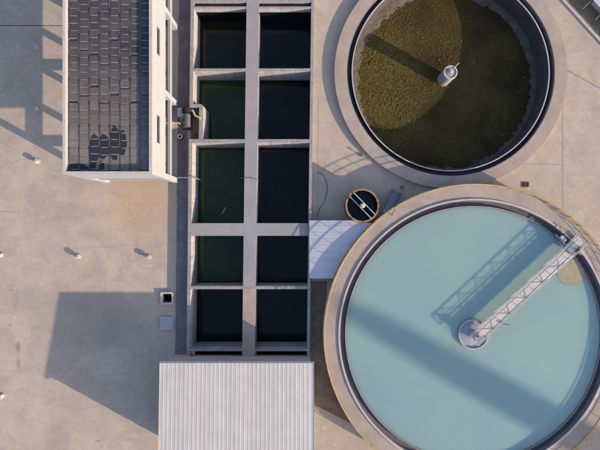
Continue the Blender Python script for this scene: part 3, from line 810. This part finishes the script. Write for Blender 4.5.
for i, (px, py, lab) in enumerate(vents):
    x, y = Q(px, py); v = thing('vent_stub', lab, 'vent', (x, y, 0), 'vent stubs on the yard')
    inst('flange', fl_m, (x, y, .001), v); inst('pipe', pipe_m, (x, y, .081), v); inst('cowl', cap_m, (x, y, 0.05), v, rz=radians(10+17*i))

# little stand near the upper tank
x, y = Q(361.5, 155.5)
v = thing('tap_stand', 'small dark tap stand on sunlit ground beside the sunken round tank', 'tap', (x, y, 0))
MB().box(x-.13, x+.13, y-.13, y+.13, 0, .12).build('footing', M['basin'], v); MB().tube([(x, y, .12), (x, y, .42), (x+.12, y+.06, .42), (x+.14, y+.06, .34)], .05, 8).build('spout', M['darksteel'], v)

# ================================================================== stair up to the clarifier walkway
top = Vector(P(386.5, 213.5, LH)); d = Vector((0.50, 0.866)); foot = top+d*2.6
st = thing('access_stair', 'steel stair with one dark handrail climbing from shaded ground to clarifier rim', 'stair', (foot.x, foot.y, 0))
nrm = Vector((d.y, -d.x)); hw = .38
for i in range(8):
    s = (i+.5)/8; c = top+d*(2.6*s); z = LH*(1-(i+.6)/8.2)
    p = [c-d*.15-nrm*hw, c-d*.15+nrm*hw, c+d*.15+nrm*hw, c+d*.15-nrm*hw]
    MB().prism([(q.x, q.y) for q in p], z-.04, z).build('tread', M['bluegrey'], st)
for sg in (-1, 1):
    a = top+nrm*(hw+.03)*sg; b = foot+nrm*(hw+.03)*sg
    MB().bar((a.x, a.y, LH-.05), (b.x, b.y, .06), .05, .16).build('stringer', M['darksteel'], st)
a = top+nrm*(hw+.05); b = foot+nrm*(hw+.05)
MB().tube([(a.x, a.y, LH+.75), (b.x, b.y, .85)], .035, 8).build('handrail', M['darksteel'], st)
for s in (0.05, .5, .98):
    c = a+(b-a)*s; z = LH*(1-s); MB().tube([(c.x, c.y, z), (c.x, c.y, z+.8)], .03, 6).build('rail_post', M['darksteel'], st)
x, y = P(402, 187.6, .6)
jb = thing('junction_box', 'small rust red junction box on a post at the stair foot', 'box', (x, y, 0))
MB().bar((x, y, 0), (x, y, .5), .08).build('post', M['darksteel'], jb); MB().box(x-.17, x+.17, y-.17, y+.17, .5, .85).build('housing', M['rust'], jb)

# ================================================================== north-east corner: kerb, planting bed, outbuilding
k0 = Vector(Q(546, -16)); k1 = Vector(Q(640, 87)); kd = (k1-k0).normalized(); kn = Vector((kd.y, -kd.x))
if kn.dot(Vector((1, 1))) < 0: kn = -kn
kb = thing('kerb', 'pale concrete kerb edging the brown planting bed', 'kerb', (*k0, 0))
KL = (k1-k0).length; nk = 14
for i in range(nk):
    a = k0+kd*(KL*i/nk+.012); b = k0+kd*(KL*(i+1)/nk-.012)
    MB().prism([(a.x, a.y), (b.x, b.y), ((b+kn*.26).x, (b+kn*.26).y), ((a+kn*.26).x, (a+kn*.26).y)], 0, .13).build('kerb_stone', M['white_edge'], kb)
q = [k0+kn*.26, k1+kn*.26, k1+kn*14, k0+kn*14]
sheet('planting_bed', [(p.x, p.y) for p in q], .03, M['soil'])
gm = MB()
for i in range(1500):
    p = k0+kd*random.uniform(1.0, 9.5)+kn*random.uniform(.4, 5.5)
    if noise.noise((p.x*.8, p.y*.8, 1)) < -.25: continue
    a = random.uniform(0, 2*pi); l = random.uniform(.12, .32); h = random.uniform(.05, .2)
    u = Vector((cos(a), sin(a))); w = Vector((-u.y, u.x))*.025
    gm.add([(p.x-w.x, p.y-w.y, .03), (p.x+w.x, p.y+w.y, .03), (p.x+u.x*l, p.y+u.y*l, .03+h)], [(0, 1, 2)])
tag(gm.build('dead_grass', M['grass']), 'dry brown grass litter on the planting bed', 'grass', kind='stuff')
for i, (a, b, lab) in enumerate((((582, 9.5), (590.5, 1.5), 'pale timber pole lying on the bed by the kerb, left one'), ((594.5, 20.5), (602, 12.5), 'pale timber pole lying on the bed at the right edge'))):
    p, r = Q(*a), Q(*b); tag(MB().tube([(p[0], p[1], .1), ((p[0]+r[0])/2, (p[1]+r[1])/2, .13), (r[0], r[1], .12)], .06, 8).build('timber_pole', M['wood']), lab, 'pole', 'timber poles on the planting bed')
oc = Vector(P(592.5, -1, .95))
ob = thing('low_store', 'corner of a low store with pale blue metal roof beyond the kerb', 'store', (oc.x+6, oc.y+2, 0))
pp = [oc, oc+kd*9, oc+kd*9+kn*5, oc+kn*5]; ins = [oc+kd*.3+kn*.3, oc+kd*8.7+kn*.3, oc+kd*8.7+kn*4.7, oc+kd*.3+kn*4.7]
MB().prism([(p.x, p.y) for p in ins], 0, .88).build('wall', M['basin'], ob)
MB().prism([(p.x, p.y) for p in pp], 0.882, [.95, .95, 1.15, 1.15]).build('roof', M['canopy'], ob)

# lamp post and chimney just outside the picture: their shadows reach into it
x, y = Q(563+.876*125, 68+.482*125)
lp = thing('lamp_post', 'slim lamp post beyond the right edge of the picture', 'lamp', (x, y, 0))
MB().lathe(x, y, [(.09, 0), (.06, .3), (.05, 3.2)], 12).build('post', M['steel'], lp)
MB().bar((x-.05, y-.3, 3.25), (x-.05, y+.25, 3.25), .16, .1).build('lamp_head', M['darksteel'], lp)
tip = Vector(P(334, 302, WL)); D = 150.0; b = tip+Vector((SX, SY))*D; hh = WL+D/COT
wt_ = thing('chimney', 'tall concrete chimney standing far beyond the lower right corner', 'chimney', (b.x, b.y, 0))
MB().lathe(b.x, b.y, [(2.6, 0), (2.3, hh*.5), (1.75, hh*.86), (1.6, hh*.93)], 40).build('shaft', M['basin'], wt_)
MB().lathe(b.x, b.y, [(1.35, hh*.931), (1.3, hh*.97), (.6, hh+.3), (.2, hh+.6)], 40).build('cap', M['basin'], wt_)
